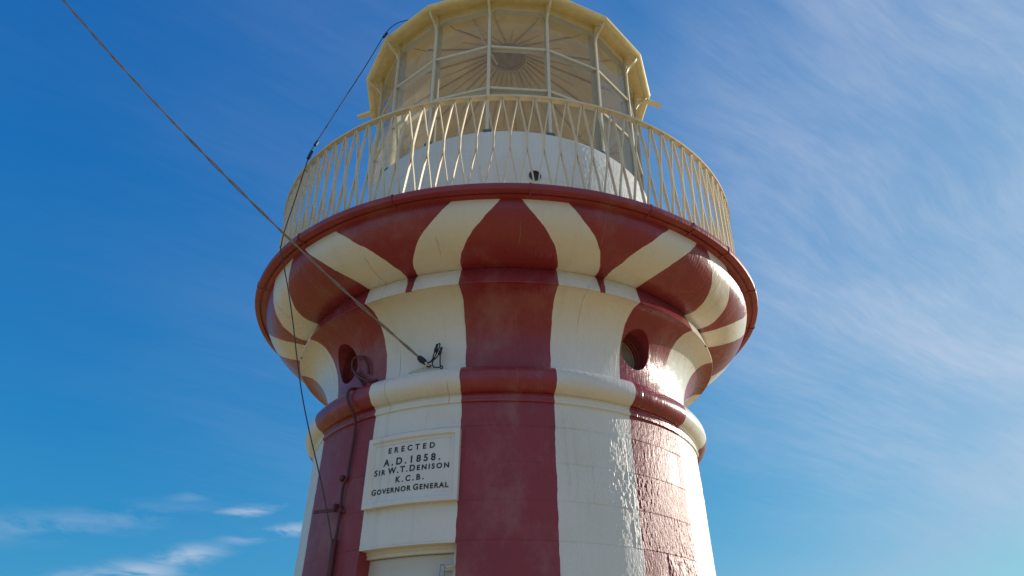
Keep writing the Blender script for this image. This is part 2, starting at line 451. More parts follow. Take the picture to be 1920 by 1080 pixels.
# --- neck (cavetto), a solid ring so the porthole can be bored through it
def cav(a): return (1.83 - 0.275 * math.cos(a), 2.35 + 0.448 * math.sin(a))
def neck_r(h):
    if h < 2.35: return 1.555 + (2.35 - h) * 0.02
    return 1.83 - 0.275 * math.sqrt(max(0, 1 - ((h - 2.35) / 0.452) ** 2))
HOLES = (-52.6, 38.4, 128, 218)
bm = bmesh.new()
prof = [(1.20, 2.20), (1.558, 2.20), (1.5565, 2.28)] + [cav(R(a)) for a in frange(0, 88, 26)] + [(1.832, 2.7985), (1.20, 2.7985), (1.20, 2.20)]
revolve(bm, prof, 200)
bmesh.ops.remove_doubles(bm, verts=bm.verts, dist=1e-5)
bmesh.ops.recalc_face_normals(bm, faces=bm.faces)
neck = finish('neck', bm, M_NECK, lh)
bm = bmesh.new()
for a in HOLES:
    t_, o_, u_ = frame_at(a)
    mtx = Matrix((t_, u_, o_)).transposed().to_4x4(); mtx.translation = P(a, 2.555, 1.45)
    bmesh.ops.create_cone(bm, cap_ends=True, segments=48, radius1=0.149, radius2=0.149, depth=1.0, matrix=mtx)
cut = finish('cutter', bm, M_NECK)
bo = neck.modifiers.new('bore', 'BOOLEAN'); bo.operation = 'DIFFERENCE'; bo.object = cut; bo.solver = 'EXACT'
dg = bpy.context.evaluated_depsgraph_get(); dg.update()
me = bpy.data.meshes.new_from_object(neck.evaluated_get(dg))
neck.modifiers.clear(); neck.data = me
for p_ in me.polygons: p_.use_smooth = True
me.set_sharp_from_angle(angle=R(35))
bpy.data.objects.remove(cut)

def make_porthole(a):
    t_, o_, u_ = frame_at(a)
    base = P(a, 2.555, 0)
    def ring(bm, lst, n=48):
        prev = None
        for rr, dep in lst:
            rg = [bm.verts.new(base + o_ * dep + t_ * (rr * math.cos(2 * math.pi * i / n)) + u_ * (rr * math.sin(2 * math.pi * i / n))) for i in range(n)]
            if prev:
                for i in range(n): bm.faces.new((prev[i], prev[(i + 1) % n], rg[(i + 1) % n], rg[i]))
            prev = rg
        return prev
    bm = bmesh.new()
    ring(bm, [(0.1475, 1.553), (0.1475, 1.485), (0.143, 1.481), (0.142, 1.462), (0.137, 1.458), (0.136, 1.42)])
    o = finish('porthole', bm, M_INNER, lh)
    bm = bmesh.new()
    last = ring(bm, [(0.1355, 1.442), (0.124, 1.438), (0.122, 1.430)]); bm.faces.new(last[::-1])
    finish('pane', bm, M_PANE2, o)
for a in HOLES[:2]: make_porthole(a)

# --- fillet band, ovolo, gallery rim
bm = bmesh.new(); revolve(bm, [(1.70, 2.7995), (1.842, 2.7995), (1.8455, 2.804), (1.803, 2.942), (1.797, 2.9475), (1.70, 2.9475)]); finish('fillet_band', bm, M_NECK, lh)
bm = bmesh.new()
revolve(bm, [(1.72, 2.9482)] + [(1.80 + 0.40 * math.sin(R(a)), 3.27 - 0.3218 * math.cos(R(a))) for a in frange(0, 90, 32)] + [(2.20, 3.275)])
finish('ovolo_moulding', bm, M_NECK, lh)
_j = [[random.uniform(-1, 1) for _ in range(300)] for _ in range(2)]
def rimjit(i, k):
    v = sum(_j[k][(i // 4 + q) % 90] for q in (0, 1)) * 0.5
    w_ = sum(_j[k][((i // 4) + 1 + q) % 90] for q in (0, 1)) * 0.5
    f = (i % 4) / 4
    return (v * (1 - f) + w_ * f) * (0.0025 if k == 0 else 0.0018)
bm = bmesh.new()
revolve(bm, [(2.05, 3.258), (2.205, 3.262), (2.236, 3.270), (2.240, 3.284), (2.252, 3.284), (2.256, 3.273), (2.288, 3.2735), (2.299, 3.281), (2.302, 3.298),
             (2.301, 3.318), (2.296, 3.330), (2.284, 3.3365), (2.225, 3.340)], 360, rimjit)
rim = finish('gallery_rim', bm, M_RIM, lh)
bm = bmesh.new(); revolve(bm, [(2.232, 3.336), (2.228, 3.3435), (2.20, 3.345), (1.40, 3.356)], 180); finish('gallery_floor', bm, M_FLOOR, lh)
# lead-roll joints across the nosing
for a in (-66, -44, -21, 4, 27, 37.5, 49, 66, 84):
    t_, o_, u_ = frame_at(a)
    bm = bmesh.new()
    pts = [P(a, 3.262, 2.21), P(a, 3.2695, 2.262), P(a, 3.270, 2.291), P(a, 3.279, 2.3035), P(a, 3.298, 2.3055), P(a, 3.320, 2.304), P(a, 3.335, 2.296), P(a, 3.341, 2.27)]
    sweep(bm, spline(pts, 4), rect(0.010 + 0.006 * random.random(), 0.004), upv=lambda p, i: radial(p) - Vector((0, 0, .6)) if i < 10 else radial(p) + Vector((0, 0, .3 + .1 * (i - 10))))
    finish('joint_strip', bm, M_RIM, rim)

# --- plaque
PL, PR_, PB, PT = -34.6, -10.6, 1.305, 1.788
def plaque_r(a, h):
    da = min(a - PL, PR_ - a) * R(1) * 1.65; dh = min(h - PB, PT - h); q = min(da, dh)
    r0 = shaft_r(h)
    if q < 0.0001: return r0 - 0.03
    if q < 0.030: return r0 + 0.044
    if q < 0.041: return r0 + 0.044 - 0.014 * (q - 0.030) / 0.011
    if q < 0.0578: return r0 + 0.030
    return r0 + 0.026
k = 180 / math.pi / 1.65
aL = [PL + q * k for q in (0, 0.0002, 0.0285, 0.031, 0.0405, 0.0415, 0.0575, 0.058)]
aR = [PR_ - q * k for q in (0, 0.0002, 0.0285, 0.031, 0.0405, 0.0415, 0.0575, 0.058)][::-1]
hB = [PB + q for q in (0, 0.0002, 0.0285, 0.031, 0.0405, 0.0415, 0.0575, 0.058)]
hT = [PT - q for q in (0, 0.0002, 0.0285, 0.031, 0.0405, 0.0415, 0.0575, 0.058)][::-1]
bm = bmesh.new(); heightfield(bm, aL + frange(aL[-1], aR[0], 24)[1:-1] + aR, hB + frange(hB[-1], hT[0], 8)[1:-1] + hT, plaque_r)
plaque = finish('plaque', bm, M_CREAMWALL, lh, smooth=25)

def lettering(txt, h, a0, a1, cap, small=None, word=0.55, thick=0.027):
    cu = bpy.data.curves.new('txt', 'FONT'); cu.body = txt
    cu.size = 1.0; cu.offset = thick; cu.resolution_u = 6
    if small:
        cu.small_caps_scale = small
        for i, ch in enumerate(txt):
            if ch.islower(): cu.body_format[i].use_small_caps = True
    cu.space_word = word
    tmp = bpy.data.objects.new('txt', cu); COL.objects.link(tmp)
    width = R(a1 - a0) * 1.65
    sc = cap / 0.69
    def measure(sp):
        cu.space_character = sp
        dg_ = bpy.context.evaluated_depsgraph_get(); dg_.update()
        m_ = bpy.data.meshes.new_from_object(tmp.evaluated_get(dg_))
        xs = [v.co.x for v in m_.vertices]; return m_, min(xs), max(xs)
    sp = [1.0, 1.6]; ws = []
    for s_ in sp:
        m_, x0, x1 = measure(s_); ws.append((x1 - x0) * sc); bpy.data.meshes.remove(m_)
    s_ = sp[0] + (width - ws[0]) * (sp[1] - sp[0]) / (ws[1] - ws[0])
    m_, x0, x1 = measure(s_)
    for _ in range(4):
        bpy.data.meshes.remove(m_); s_ += (width / sc - (x1 - x0)) * (sp[1] - sp[0]) * sc / (ws[1] - ws[0]); m_, x0, x1 = measure(s_)
    bpy.data.objects.remove(tmp)
    bm = bmesh.new(); bm.from_mesh(m_)
    ret = bmesh.ops.extrude_face_region(bm, geom=list(bm.faces))
    top = {v for v in ret['geom'] if isinstance(v, bmesh.types.BMVert)}
    for v in bm.verts:
        x = (v.co.x - x0) * sc; hh = h - cap / 2 + v.co.y * sc
        v.co = P(a0 + math.degrees(x / 1.65), hh, shaft_r(hh) + 0.026 + (0.0022 if v in top else -0.003))
    bmesh.ops.recalc_face_normals(bm, faces=bm.faces)
    o = finish('lettering', bm, M_INK, plaque, smooth=0)
    tag(o, 'black capitals reading ' + txt.upper())

lettering('ERECTED', 1.686, -28.8, -16.6, 0.037)
lettering('A.D.1858.', 1.604, -29.9, -15.1, 0.046)
lettering('Sir W.T.Denison', 1.5435, -32.3, -12.9, 0.040, 0.84, word=0.25)
lettering('K.C.B.', 1.477, -26.0, -18.8, 0.037)
lettering('Governor General', 1.412, -32.5, -12.8, 0.037, 0.88, word=0.3)

# --- door in its recess: frame, leaf, hasp
def slab(bm, a0, a1, h0, h1, off0, off1, n=10):
    """a curved board following the shaft, radii off0..off1 relative to its face"""
    aa = frange(a0, a1, n)
    for (x, y) in ((off1, None),):
        pass
    g = {}
    for i, a in enumerate(aa):
        for j, h in enumerate((h0, h1)):
            for kk, o_ in enumerate((off0, off1)):
                g[i, j, kk] = bm.verts.new(P(a, h, shaft_r(h) + o_))
    for i in range(n):
        bm.faces.new((g[i, 0, 1], g[i + 1, 0, 1], g[i + 1, 1, 1], g[i, 1, 1]))
        bm.faces.new((g[i + 1, 0, 0], g[i, 0, 0], g[i, 1, 0], g[i + 1, 1, 0]))
        bm.faces.new((g[i, 1, 1], g[i + 1, 1, 1], g[i + 1, 1, 0], g[i, 1, 0]))
        bm.faces.new((g[i, 0, 0], g[i + 1, 0, 0], g[i + 1, 0, 1], g[i, 0, 1]))
    for i in (0, n):
        f = (g[i, 0, 0], g[i, 0, 1], g[i, 1, 1], g[i, 1, 0]); bm.faces.new(f if i == 0 else f[::-1])
bm = bmesh.new(); slab(bm, -35.3, -11.9, -1.5, 1.003, -0.165, -0.112, 14)
door = finish('door', bm, M_DOOR, lh, smooth=20)
bm = bmesh.new()
slab(bm, -35.5, -10.3, 1.0075, 1.033, -0.16, -0.078); slab(bm, -35.5, -10.3, 1.033, 1.06, -0.16, -0.070)
slab(bm, -37.4, -35.45, -1.5, 1.0075, -0.16, -0.078, 2); slab(bm, -11.75, -9.6, -1.5, 1.0075, -0.16, -0.078, 2)
finish('door_frame', bm, M_CREAMWALL, door, smooth=20)
bm = bmesh.new()
sweep(bm, [P(a, 0.915, shaft_r(.9) - 0.095) for a in frange(-14.6, -10.9, 6)], rect(0.030, 0.006), upv=radial)
sweep(bm, spline([P(-11.0, 0.917, shaft_r(.9) - 0.09), P(-11.0, 0.917, shaft_r(.9) - 0.055), P(-12.2, 0.915, shaft_r(.9) - 0.05), P(-13.4, 0.912, shaft_r(.9) - 0.055)], 5), circ(0.006), upv=lambda p, i: Vector((0, 0, 1)))
finish('hasp', bm, M_FRAME, door)
t_, o_, u_ = frame_at(-14.0)
pad = bpy.data.objects.new('padlock', None); COL.objects.link(pad); pad.location = P(-14.0, 0.80, shaft_r(.85) - 0.045)
tag(pad, 'grey metal padlock with a tall shackle hanging on the off-white door', 'padlock')
bm = bmesh.new(); box(bm, Vector((0, 0, 0.03)), t_, o_, u_, 0.045, 0.022, 0.058, 0.004); finish('body', bm, M_LOCK, pad)
bm = bmesh.new()
sh = [t_ * (0.014 * math.cos(R(a))) + u_ * (0.115 + 0.014 * math.sin(R(a))) for a in frange(180, 0, 10)]
sweep(bm, [t_ * -0.014 + u_ * 0.055] + sh + [t_ * 0.014 + u_ * 0.055], circ(0.0042), upv=lambda p, i: o_)
finish('shackle', bm, M_STEEL, pad)

# --- lantern base drum and its vent
bm = bmesh.new()
phis = sorted([q for q in (round(360 * i / 240 - 180, 4) for i in range(240)) if not 12 < q < 104] + frange(12, 104, 620))
hs = frange(3.34, 4.545, 300)
pa, ph = np.meshgrid(np.array(phis), np.array(hs))
rel = (tooled(pa + 77, ph + 0.07, 1.465) - 0.003) * 0.9 * np.clip((pa - 12) / 12, 0, 1) * np.clip((104 - pa) / 5, 0, 1) * np.clip((4.54 - ph) / 0.04, 0, 1)
ix = {v: i for i, v in enumerate(phis)}; jx = {v: j for j, v in enumerate(hs)}
heightfield(bm, phis, hs, lambda a, h: 1.465 + rel[jx[h], ix[a]], closed=True)
revolve(bm, [(1.465, 4.545), (1.462, 4.560), (1.455, 4.568), (1.30, 4.572), (0.02, 4.575)])
drum = finish('lantern_base', bm, M_DRUM, lh)
t_, o_, u_ = frame_at(9.0)
bm = bmesh.new()
cen = P(9.0, 4.078, 1.464)
for rr, dep, rev in ((0.046, 0.004, 0),):
    vs = [bm.verts.new(cen + o_ * dep + t_ * rr * math.cos(2 * math.pi * i / 32) + u_ * rr * math.sin(2 * math.pi * i / 32)) for i in range(32)]
    bm.faces.new(vs)
vent = finish('vent_grille', bm, M_TILE, lh, smooth=0)
bm = bmesh.new()
rp = [cen + o_ * 0.008 + t_ * 0.046 * math.cos(2 * math.pi * i / 32) + u_ * 0.046 * math.sin(2 * math.pi * i / 32) for i in range(32)]
sweep(bm, rp, circ(0.006, 6), closed=True, upv=lambda p, i: o_)
for q in (-0.022, 0, 0.022):
    L = math.sqrt(0.046 ** 2 - q * q)
    sweep(bm, [cen + o_ * 0.008 + t_ * q - u_ * L, cen + o_ * 0.008 + t_ * q + u_ * L], rect(0.006, 0.005), upv=lambda p, i: o_)
finish('vent_bar', bm, M_TILE, vent)

# --- lantern: sill and head rings, posts, glazing bars, panes
NS, OFF, LR = 16, -7.3, 1.42
ANG = [OFF + 22.5 * i for i in range(NS)]
def polyring(bm, r, h0, h1, thick):
    a = [P(x, 0, 1) - Vector((0, 0, EYE)) for x in ANG]
    for i in range(NS):
        q = (i + 1) % NS
        v = [bm.verts.new(Vector((a[s].x * rr, a[s].y * rr, hh + EYE))) for s, rr, hh in
             ((i, r, h0), (q, r, h0), (q, r, h1), (i, r, h1), (i, r - thick, h0), (q, r - thick, h0), (q, r - thick, h1), (i, r - thick, h1))]
        for f in ((0, 1, 2, 3), (5, 4, 7, 6), (3, 2, 6, 7), (1, 0, 4, 5)): bm.faces.new([v[k_] for k_ in f])
bm = bmesh.new()
polyring(bm, LR + 0.012, 4.568, 4.602, 0.085)
lantern = finish('lantern', bm, M_FRAME, lh, smooth=20)
bm = bmesh.new(); polyring(bm, LR + 0.008, 6.205, 6.30, 0.075); finish('head_ring', bm, M_FRAME, lantern, 20)
H_SILL, H_HEAD = 4.60, 6.21
BARS = (5.124, 5.661)

def post_mesh():
    """at angle 0: flat outer face with a deep fin behind it, curved gussets to the head at both sides"""
    bm = bmesh.new()
    box(bm, P(0, (H_SILL + 6.30) / 2, LR + 0.016), *frame_at(0), 0.030, 0.016, 6.30 - H_SILL, 0.003)
    box(bm, P(0, (H_SILL + 6.30) / 2, LR - 0.034), *frame_at(0), 0.017, 0.082, 6.30 - H_SILL, 0.002)
    for s in (-1, 1):
        t_, o_, u_ = frame_at(s * 11.25)
        q = t_ * s
        prof = [(0.012, 0.0)] + [(0.012 + 0.085 * (1 - math.cos(R(a))), -0.105 * (1 - math.sin(R(a)))) for a in frange(0, 90, 6)] + [(0.012, 0.0)]
        base = P(0, 6.212, LR - 0.006)
        pts2 = [(0.012, -0.105)] + [(0.012 + 0.09 * (1 - math.cos(R(a))), -0.105 * (1 - math.sin(R(a)))) for a in frange(8, 90, 6)] + [(0.012, 0.0)]
        fr = [bm.verts.new(base + q * x + u_ * y + o_ * 0.010) for x, y in pts2]
        bk = [bm.verts.new(base + q * x + u_ * y - o_ * 0.010) for x, y in pts2]
        bm.faces.new(fr if s > 0 else fr[::-1]); bm.faces.new(bk[::-1] if s > 0 else bk)
        for i in range(len(pts2)):
            j = (i + 1) % len(pts2); bm.faces.new((fr[i], bk[i], bk[j], fr[j]))
    bmesh.ops.recalc_face_normals(bm, faces=bm.faces)
    return bm

def bar_mesh():
    bm = bmesh.new(); t_, o_, u_ = frame_at(11.25)
    L = 2 * LR * math.sin(R(11.25)) - 0.03; c = P(11.25, 0, LR * math.cos(R(11.25)))
    box(bm, c + o_ * 0.012, t_, o_, u_, L, 0.014, 0.026, 0.002); box(bm, c - o_ * 0.022, t_, o_, u_, L, 0.053, 0.014, 0.002)
    return bm

def pane_mesh(h0, h1):
    bm = bmesh.new(); t_, o_, u_ = frame_at(11.25)
    L = 2 * LR * math.sin(R(11.25)) - 0.02; c = P(11.25, (h0 + h1) / 2, LR * math.cos(R(11.25)) + 0.003)
    vs = [bm.verts.new(c + t_ * sx * L / 2 + u_ * sy * (h1 - h0) / 2) for sx, sy in ((-1, -1), (1, -1), (1, 1), (-1, 1))]
    bm.faces.new(vs); return bm

def shoe_mesh():
    bm = bmesh.new(); t_, o_, u_ = frame_at(0)
    box(bm, P(0, 4.588, LR + 0.012), t_, o_, u_, 0.075, 0.045, 0.036, 0.006); return bm

def bracket_mesh():
    """cast scroll bracket from the post head out to the gutter"""
    bm = bmesh.new(); t_, o_, u_ = frame_at(0)
    def Q(r, h): return P(0, h, r)
    strip = spline([Q(1.432, 6.00), Q(1.440, 6.06), Q(1.468, 6.115), Q(1.500, 6.145), Q(1.53, 6.165), Q(1.555, 6.195), Q(1.575, 6.235)], 5)
    sweep(bm, strip, rect(0.022, 0.010), upv=lambda p, i: Vector((0, -0.6, -0.8)))
    ringp = [Q(1.482 + 0.036 * math.cos(R(a)), 6.205 + 0.036 * math.sin(R(a))) for a in frange(0, 360, 18)[:-1]]
    sweep(bm, ringp, circ(0.006, 6), closed=True, upv=lambda p, i: t_)
    sweep(bm, spline([Q(1.45, 6.08), Q(1.447, 6.17), Q(1.455, 6.262)], 4), rect(0.018, 0.008), upv=lambda p, i: o_)
    return bm

def place(name, bm, mat, parent, smooth=30):
    first = None
    for i, a in enumerate(ANG):
        if first is None: o = first = finish(name, bm, mat, parent, smooth)
        else: o = first.copy(); COL.objects.link(o); o.parent = parent
        o.rotation_euler = (0, 0, R(a))
place('glazing_post', post_mesh(), M_FRAME, lantern)
for hb in BARS:
    b_ = bar_mesh(); bmesh.ops.translate(b_, verts=b_.verts, vec=(0, 0, hb)); place('glazing_bar', b_, M_FRAME, lantern)
for h0, h1 in ((H_SILL, BARS[0]), (BARS[0], BARS[1]), (BARS[1], H_HEAD)): place('pane', pane_mesh(h0 + 0.008, h1 - 0.008), M_GLASS, lantern, 0)
place('post_shoe', shoe_mesh(), M_SHOE, lantern)

# --- lantern ceiling
bm = bmesh.new()
prof = [(1.40, 6.27), (1.36, 6.30), (1.12, 6.40), (1.115, 6.425), (0.215, 7.06)]
prev = None
for r_, h_ in prof:
    ring = [bm.verts.new(P(a, h_, r_)) for a in ANG]
    if prev:
        for i in range(NS): bm.faces.new((prev[i], ring[i], ring[(i + 1) % NS], prev[(i + 1) % NS]))
    prev = ring
ceil = finish('lantern_ceiling', bm, M_CEIL, lh, smooth=20)
bm = bmesh.new()
sweep(bm, [P(0, 6.292, 1.38), P(0, 6.388, 1.13)], rect(0.022, 0.03), upv=lambda p, i: Vector((0, 0, 1)))
place('ceiling_rafter', bm, M_CEIL, ceil, 20)
bm = bmesh.new(); sweep(bm, [P(0, 6.418, 1.115), P(0, 7.045, 0.225)], rect(0.016, 0.026), upv=lambda p, i: Vector((0, 0, 1)))
place('ceiling_rib', bm, M_RIB, ceil, 20)
bm = bmesh.new()
revolve(bm, [(0.222, 7.058), (0.196, 7.046), (0.178, 7.055), (0.172, 7.075), (0.10, 7.13), (0.01, 7.15)], 48)
hub = finish('vent_hub', bm, M_HUB, ceil)
bm = bmesh.new(); sweep(bm, [P(11.25, 6.66, 0.78), P(11.25, 7.047, 0.226)], rect(0.012, 0.022), upv=lambda p, i: Vector((0, 0, 1)))
place('ceiling_pleat', bm, M_RIB, ceil, 20)
for a0, a1 in ((-17.5, -70), (165, 150)):
    bm = bmesh.new(); sweep(bm, [P(a0, 6.275, 1.31), P(a1, 6.90, 0.14)], circ(0.013, 8), upv=lambda p, i: Vector((0, 0, 1)))
    finish('tie_rod', bm, M_FRAME, ceil)

# --- roof with its gutter, brackets, spouts and ventilator
bm = bmesh.new()
prev = None
for r_, h_ in [(1.60, 6.262), (1.57, 6.30), (1.30, 6.52), (0.95, 6.78), (0.60, 7.02), (0.36, 7.22), (0.34, 7.26)]:
    ring = [bm.verts.new(P(a, h_, r_)) for a in ANG]
    if prev:
        for i in range(NS): bm.faces.new((prev[i], prev[(i + 1) % NS], ring[(i + 1) % NS], ring[i]))
    prev = ring
roof = finish('lantern_roof', bm, M_ROOF, lh, smooth=15)
bm = bmesh.new()
prev = None
for r_, h_ in [(1.405, 6.296), (1.44, 6.294), (1.535, 6.262), (1.552, 6.236), (1.575, 6.222), (1.598, 6.222), (1.612, 6.234), (1.617, 6.250), (1.612, 6.266), (1.598, 6.268)]:
    ring = [bm.verts.new(P(a, h_, r_)) for a in ANG]
    if prev:
        for i in range(NS): bm.faces.new((prev[i], prev[(i + 1) % NS], ring[(i + 1) % NS], ring[i]))
    prev = ring
gutter = finish('gutter', bm, M_IRON, roof, smooth=15)
place('bracket', bracket_mesh(), M_FRAME, roof)
for a, d_ in ((84.5, 6), (-92.5, -4)):
    bm = bmesh.new(); p0 = P(a, 6.235, 1.54); p1 = P(a + d_ * 0.35, 6.19, 1.735)
    sweep(bm, [p0, p1], rect(0.05, 0.035), upv=lambda p, i: Vector((0, 0, 1)))
    finish('gutter_spout', bm, M_IRON, roof, 20)
bm = bmesh.new()
revolve(bm, [(0.35, 7.24), (0.33, 7.36)] + [(0.34 * math.cos(R(a)), 7.56 + 0.30 * math.sin(R(a))) for a in frange(-35, 86, 14)] + [(0.03, 7.9), (0.02, 8.4), (0.004, 8.42)], 40)
finish('ventilator', bm, M_ROOF, roof)

# --- gallery railing: hoop, nosing bars
RR, NB = 2.174, 109
bm = bmesh.new()
pts = [P(360 * i / 216, 4.262, RR) for i in range(216)]
sweep(bm, pts, [(-0.024, -0.011), (0.024, -0.011), (0.024, 0.006), (0.016, 0.012), (-0.016, 0.012), (-0.024, 0.006)], closed=True, upv=lambda p, i: Vector((0, 0, 1)))
railing = finish('railing', bm, M_RAIL, lh, smooth=30)
HALF = 180.0 / NB
T_, D_ = 0.0088, 0.024
hang = math.degrees(T_ / 2 / RR)
def baluster_mesh(seed=0):
    bm = bmesh.new(); rnd = random.Random(seed)
    for s in (-1, 1):
        # a bar leaves the shared foot, bends upright against its neighbour and returns to the shared head
        key = [(hang * 0.9, 3.345), (HALF * 0.50, 3.555), (HALF - hang - 0.02, 3.735), (HALF - hang, 3.79), (HALF - hang, 3.845), (HALF - hang - 0.02, 3.90), (HALF * 0.55, 4.06), (hang * 0.9, 4.252)]
        pp = spline([P(s * u_ + rnd.uniform(-.03, .03) * (0 < i < 7 and not 2 <= i <= 5), h_, RR) for i, (u_, h_) in enumerate(key)], 3)
        sweep(bm, pp, rect(T_, D_), upv=radial)
    return bm
b_ang = sorted([((-1.2 + 360.0 / NB * i + 180) % 360) - 180 for i in range(NB)], key=abs)
protos = []
for i, a in enumerate(b_ang[:100]):
    if i < 3:
        o = finish('baluster', baluster_mesh(i), M_RAIL, railing, 40); protos.append(o)
    else:
        o = protos[i % 3].copy(); COL.objects.link(o); o.parent = railing
    o.rotation_euler = (0, 0, R(a))
bm = bmesh.new()
for a in b_ang[100:]:
    b2 = baluster_mesh(0); tmpm = bpy.data.meshes.new('t'); bmesh.ops.rotate(b2, verts=b2.verts, cent=(0, 0, 0), matrix=Matrix.Rotation(R(a), 3, 'Z')); b2.to_mesh(tmpm); b2.free()
    bm.from_mesh(tmpm); bpy.data.meshes.remove(tmpm)
o = finish('balusters', bm, M_RAIL, railing, 40); tag(o, kind='stuff')

# ------------------------------------------------------------------ conduit on the left red stripe
def thing(name, label, cat, loc):
    e = bpy.data.objects.new(name, None); COL.objects.link(e); e.location = loc; tag(e, label, cat); return e
def local(o, parent):
    o.matrix_parent_inverse = Matrix.Translation(-parent.location)
    return o
def surf(h):
    if h > 2.246: return neck_r(h)
    if h > 2.035: return 1.615 + 0.095 * math.sqrt(max(0, 1 - ((h - 2.142) / 0.1045) ** 2))
    return shaft_r(h)
def S_(a, h, off): return P(a, h, surf(h) + off)

cd = thing('conduit_pipe', 'dark red painted pipe running down the left red stripe from the roll moulding', 'pipe', P(-43, -1.6, 1.76))
bm = bmesh.new()
pth = [S_(-43.0, 2.30, .020), S_(-42.6, 2.268, .026), S_(-42.0, 2.247, .060), P(-41.9, 2.215, 1.710), P(-42.0, 2.17, 1.732), P(-41.6, 2.12, 1.734), P(-41.0, 2.065, 1.715), P(-40.9, 2.02, 1.682), P(-41.2, 1.98, 1.655),
       S_(-41.7, 1.90, .018), S_(-41.8, 1.785, .018), S_(-42.1, 1.635, .018), S_(-42.0, 1.575, .018), S_(-43.2, 1.52, .02), S_(-43.2, 1.435, .02), S_(-42.9, 1.325, .02), S_(-43.0, 1.20, .02), S_(-43.3, 1.12, .02)]
sweep(bm, spline(pth, 6), circ(0.0110, 10), upv=radial)
local(finish('thin_pipe', bm, M_DARKRED, cd), cd)
bm = bmesh.new()
pth = [S_(-37.0, 2.29, .03), S_(-40.2, 2.305, .035), S_(-43.2, 2.35, .04), S_(-46.0, 2.41, .04), S_(-47.9, 2.475, .04), S_(-47.7, 2.53, .035), S_(-45.8, 2.545, .03), S_(-43.5, 2.52, .026), S_(-42.0, 2.46, .022), S_(-41.5, 2.385, .016)]
sweep(bm, spline(pth, 8), circ(0.0105, 10), upv=radial)
pth = [S_(-47.9, 2.455, .022), S_(-47.0, 2.41, .02), S_(-44.7, 2.345, .02), S_(-43.0, 2.285, .02)]
sweep(bm, spline(pth, 8), circ(0.010, 10), upv=radial)
local(finish('swan_neck', bm, M_DARKRED, cd), cd)
bm = bmesh.new()
sweep(bm, [S_(-43.25, h, .026) for h in frange(1.15, -1.58, 24)], circ(0.022, 12), upv=radial)
local(finish('wide_pipe', bm, M_DARKRED, cd), cd)
bm = bmesh.new()
sweep(bm, [S_(-42.2, 1.345, .02), S_(-45.5, 1.352, .055), S_(-50.5, 1.362, .09)], rect(0.024, 0.012), upv=lambda p, i: radial(p))
box(bm, S_(-43.9, 1.365, .035), *frame_at(-43.9), 0.03, 0.05, 0.05, .004)
local(finish('bracket', bm, M_DARKRED, cd), cd)
for a, h in ((-42.9, 1.34),):
    bm = bmesh.new(); t_, o_, u_ = frame_at(a)
    sweep(bm, [S_(a - 1.3, h, .002), S_(a - .55, h, .018), S_(a, h, .034), S_(a + .55, h, .018), S_(a + 1.3, h, .002)], rect(0.02, 0.004), upv=lambda p, i: radial(p))
    local(finish('saddle', bm, M_DARKRED, cd), cd)
bm = bmesh.new(); t_, o_, u_ = frame_at(-44.0)
bmesh.ops.create_uvsphere(bm, u_segments=16, v_segments=10, radius=0.024, matrix=Matrix.Translation(S_(-44.0, 1.575, .018)))
sweep(bm, [S_(-44, 1.575, -0.01), S_(-44, 1.575, .02)], circ(.012), upv=lambda p, i: u_)
local(finish('junction_knob', bm, M_DARKRED, cd), cd)

# ------------------------------------------------------------------ overhead twin cable and its gland on the neck
oc = thing('overhead_cable', 'twisted twin service cable crossing the sky from upper left to the cream stripe', 'cable', S_(-21.8, 2.33, .03))
A = S_(-22.0, 2.345, .045)
camp = Vector((0, -DIST, EYE))
B = camp + Vector((-0.4788, 0.5515, 0.6831)) * 7.6
dirv = (B - A)
def cable_pt(t):                                   # t = 1 where it leaves the photograph; it runs on to a pole far left
    p = A + dirv * t
    p.z -= 0.42 * t * (1.0 - t) * 1.0
    return p
N = 420
ts = [1.9 * i / N for i in range(N + 1)]
for s in (0, 1):
    bm = bmesh.new(); pts = []
    for i, t in enumerate(ts):
        c = cable_pt(t); tv = (cable_pt(t + 0.01) - cable_pt(t - 0.01)).normalized()
        n1 = tv.cross(Vector((0, 0, 1))).normalized(); n2 = n1.cross(tv)
        L = t * dirv.length; ang = 2 * math.pi * (L / 0.52 + 0.10 * math.sin(L * 2.1)) + math.pi * s
        pts.append(c + (n1 * math.cos(ang) + n2 * math.sin(ang)) * (0.0056 + 0.0020 * math.sin(L * 3.7) * (L > 0.6)))
    sweep(bm, pts, circ(0.0056, 8), upv=lambda p, i: Vector((0, 0, 1)))
    local(finish('cable_core', bm, M_CABLE, oc), oc)
bm = bmesh.new()
ax = (cable_pt(0.02) - cable_pt(0)).normalized()
sweep(bm, [A + ax * d_ for d_ in (0.052, 0.042, 0.015, -0.012, -0.030)], circ(1.0, 10), upv=lambda p, i: Vector((0, 0, 1)))
rs = (0.009, 0.019, 0.023, 0.020, 0.011)
bm.verts.ensure_lookup_table()
for k_ in range(5):
    c = A + ax * (0.052, 0.042, 0.015, -0.012, -0.030)[k_]
    for v in bm.verts[k_ * 10:(k_ + 1) * 10]: v.co = c + (v.co - c) * rs[k_] * random.uniform(.85, 1.12)
local(finish('gland', bm, M_BLACK, oc), oc)
bm = bmesh.new()
E0 = A - ax * 0.03
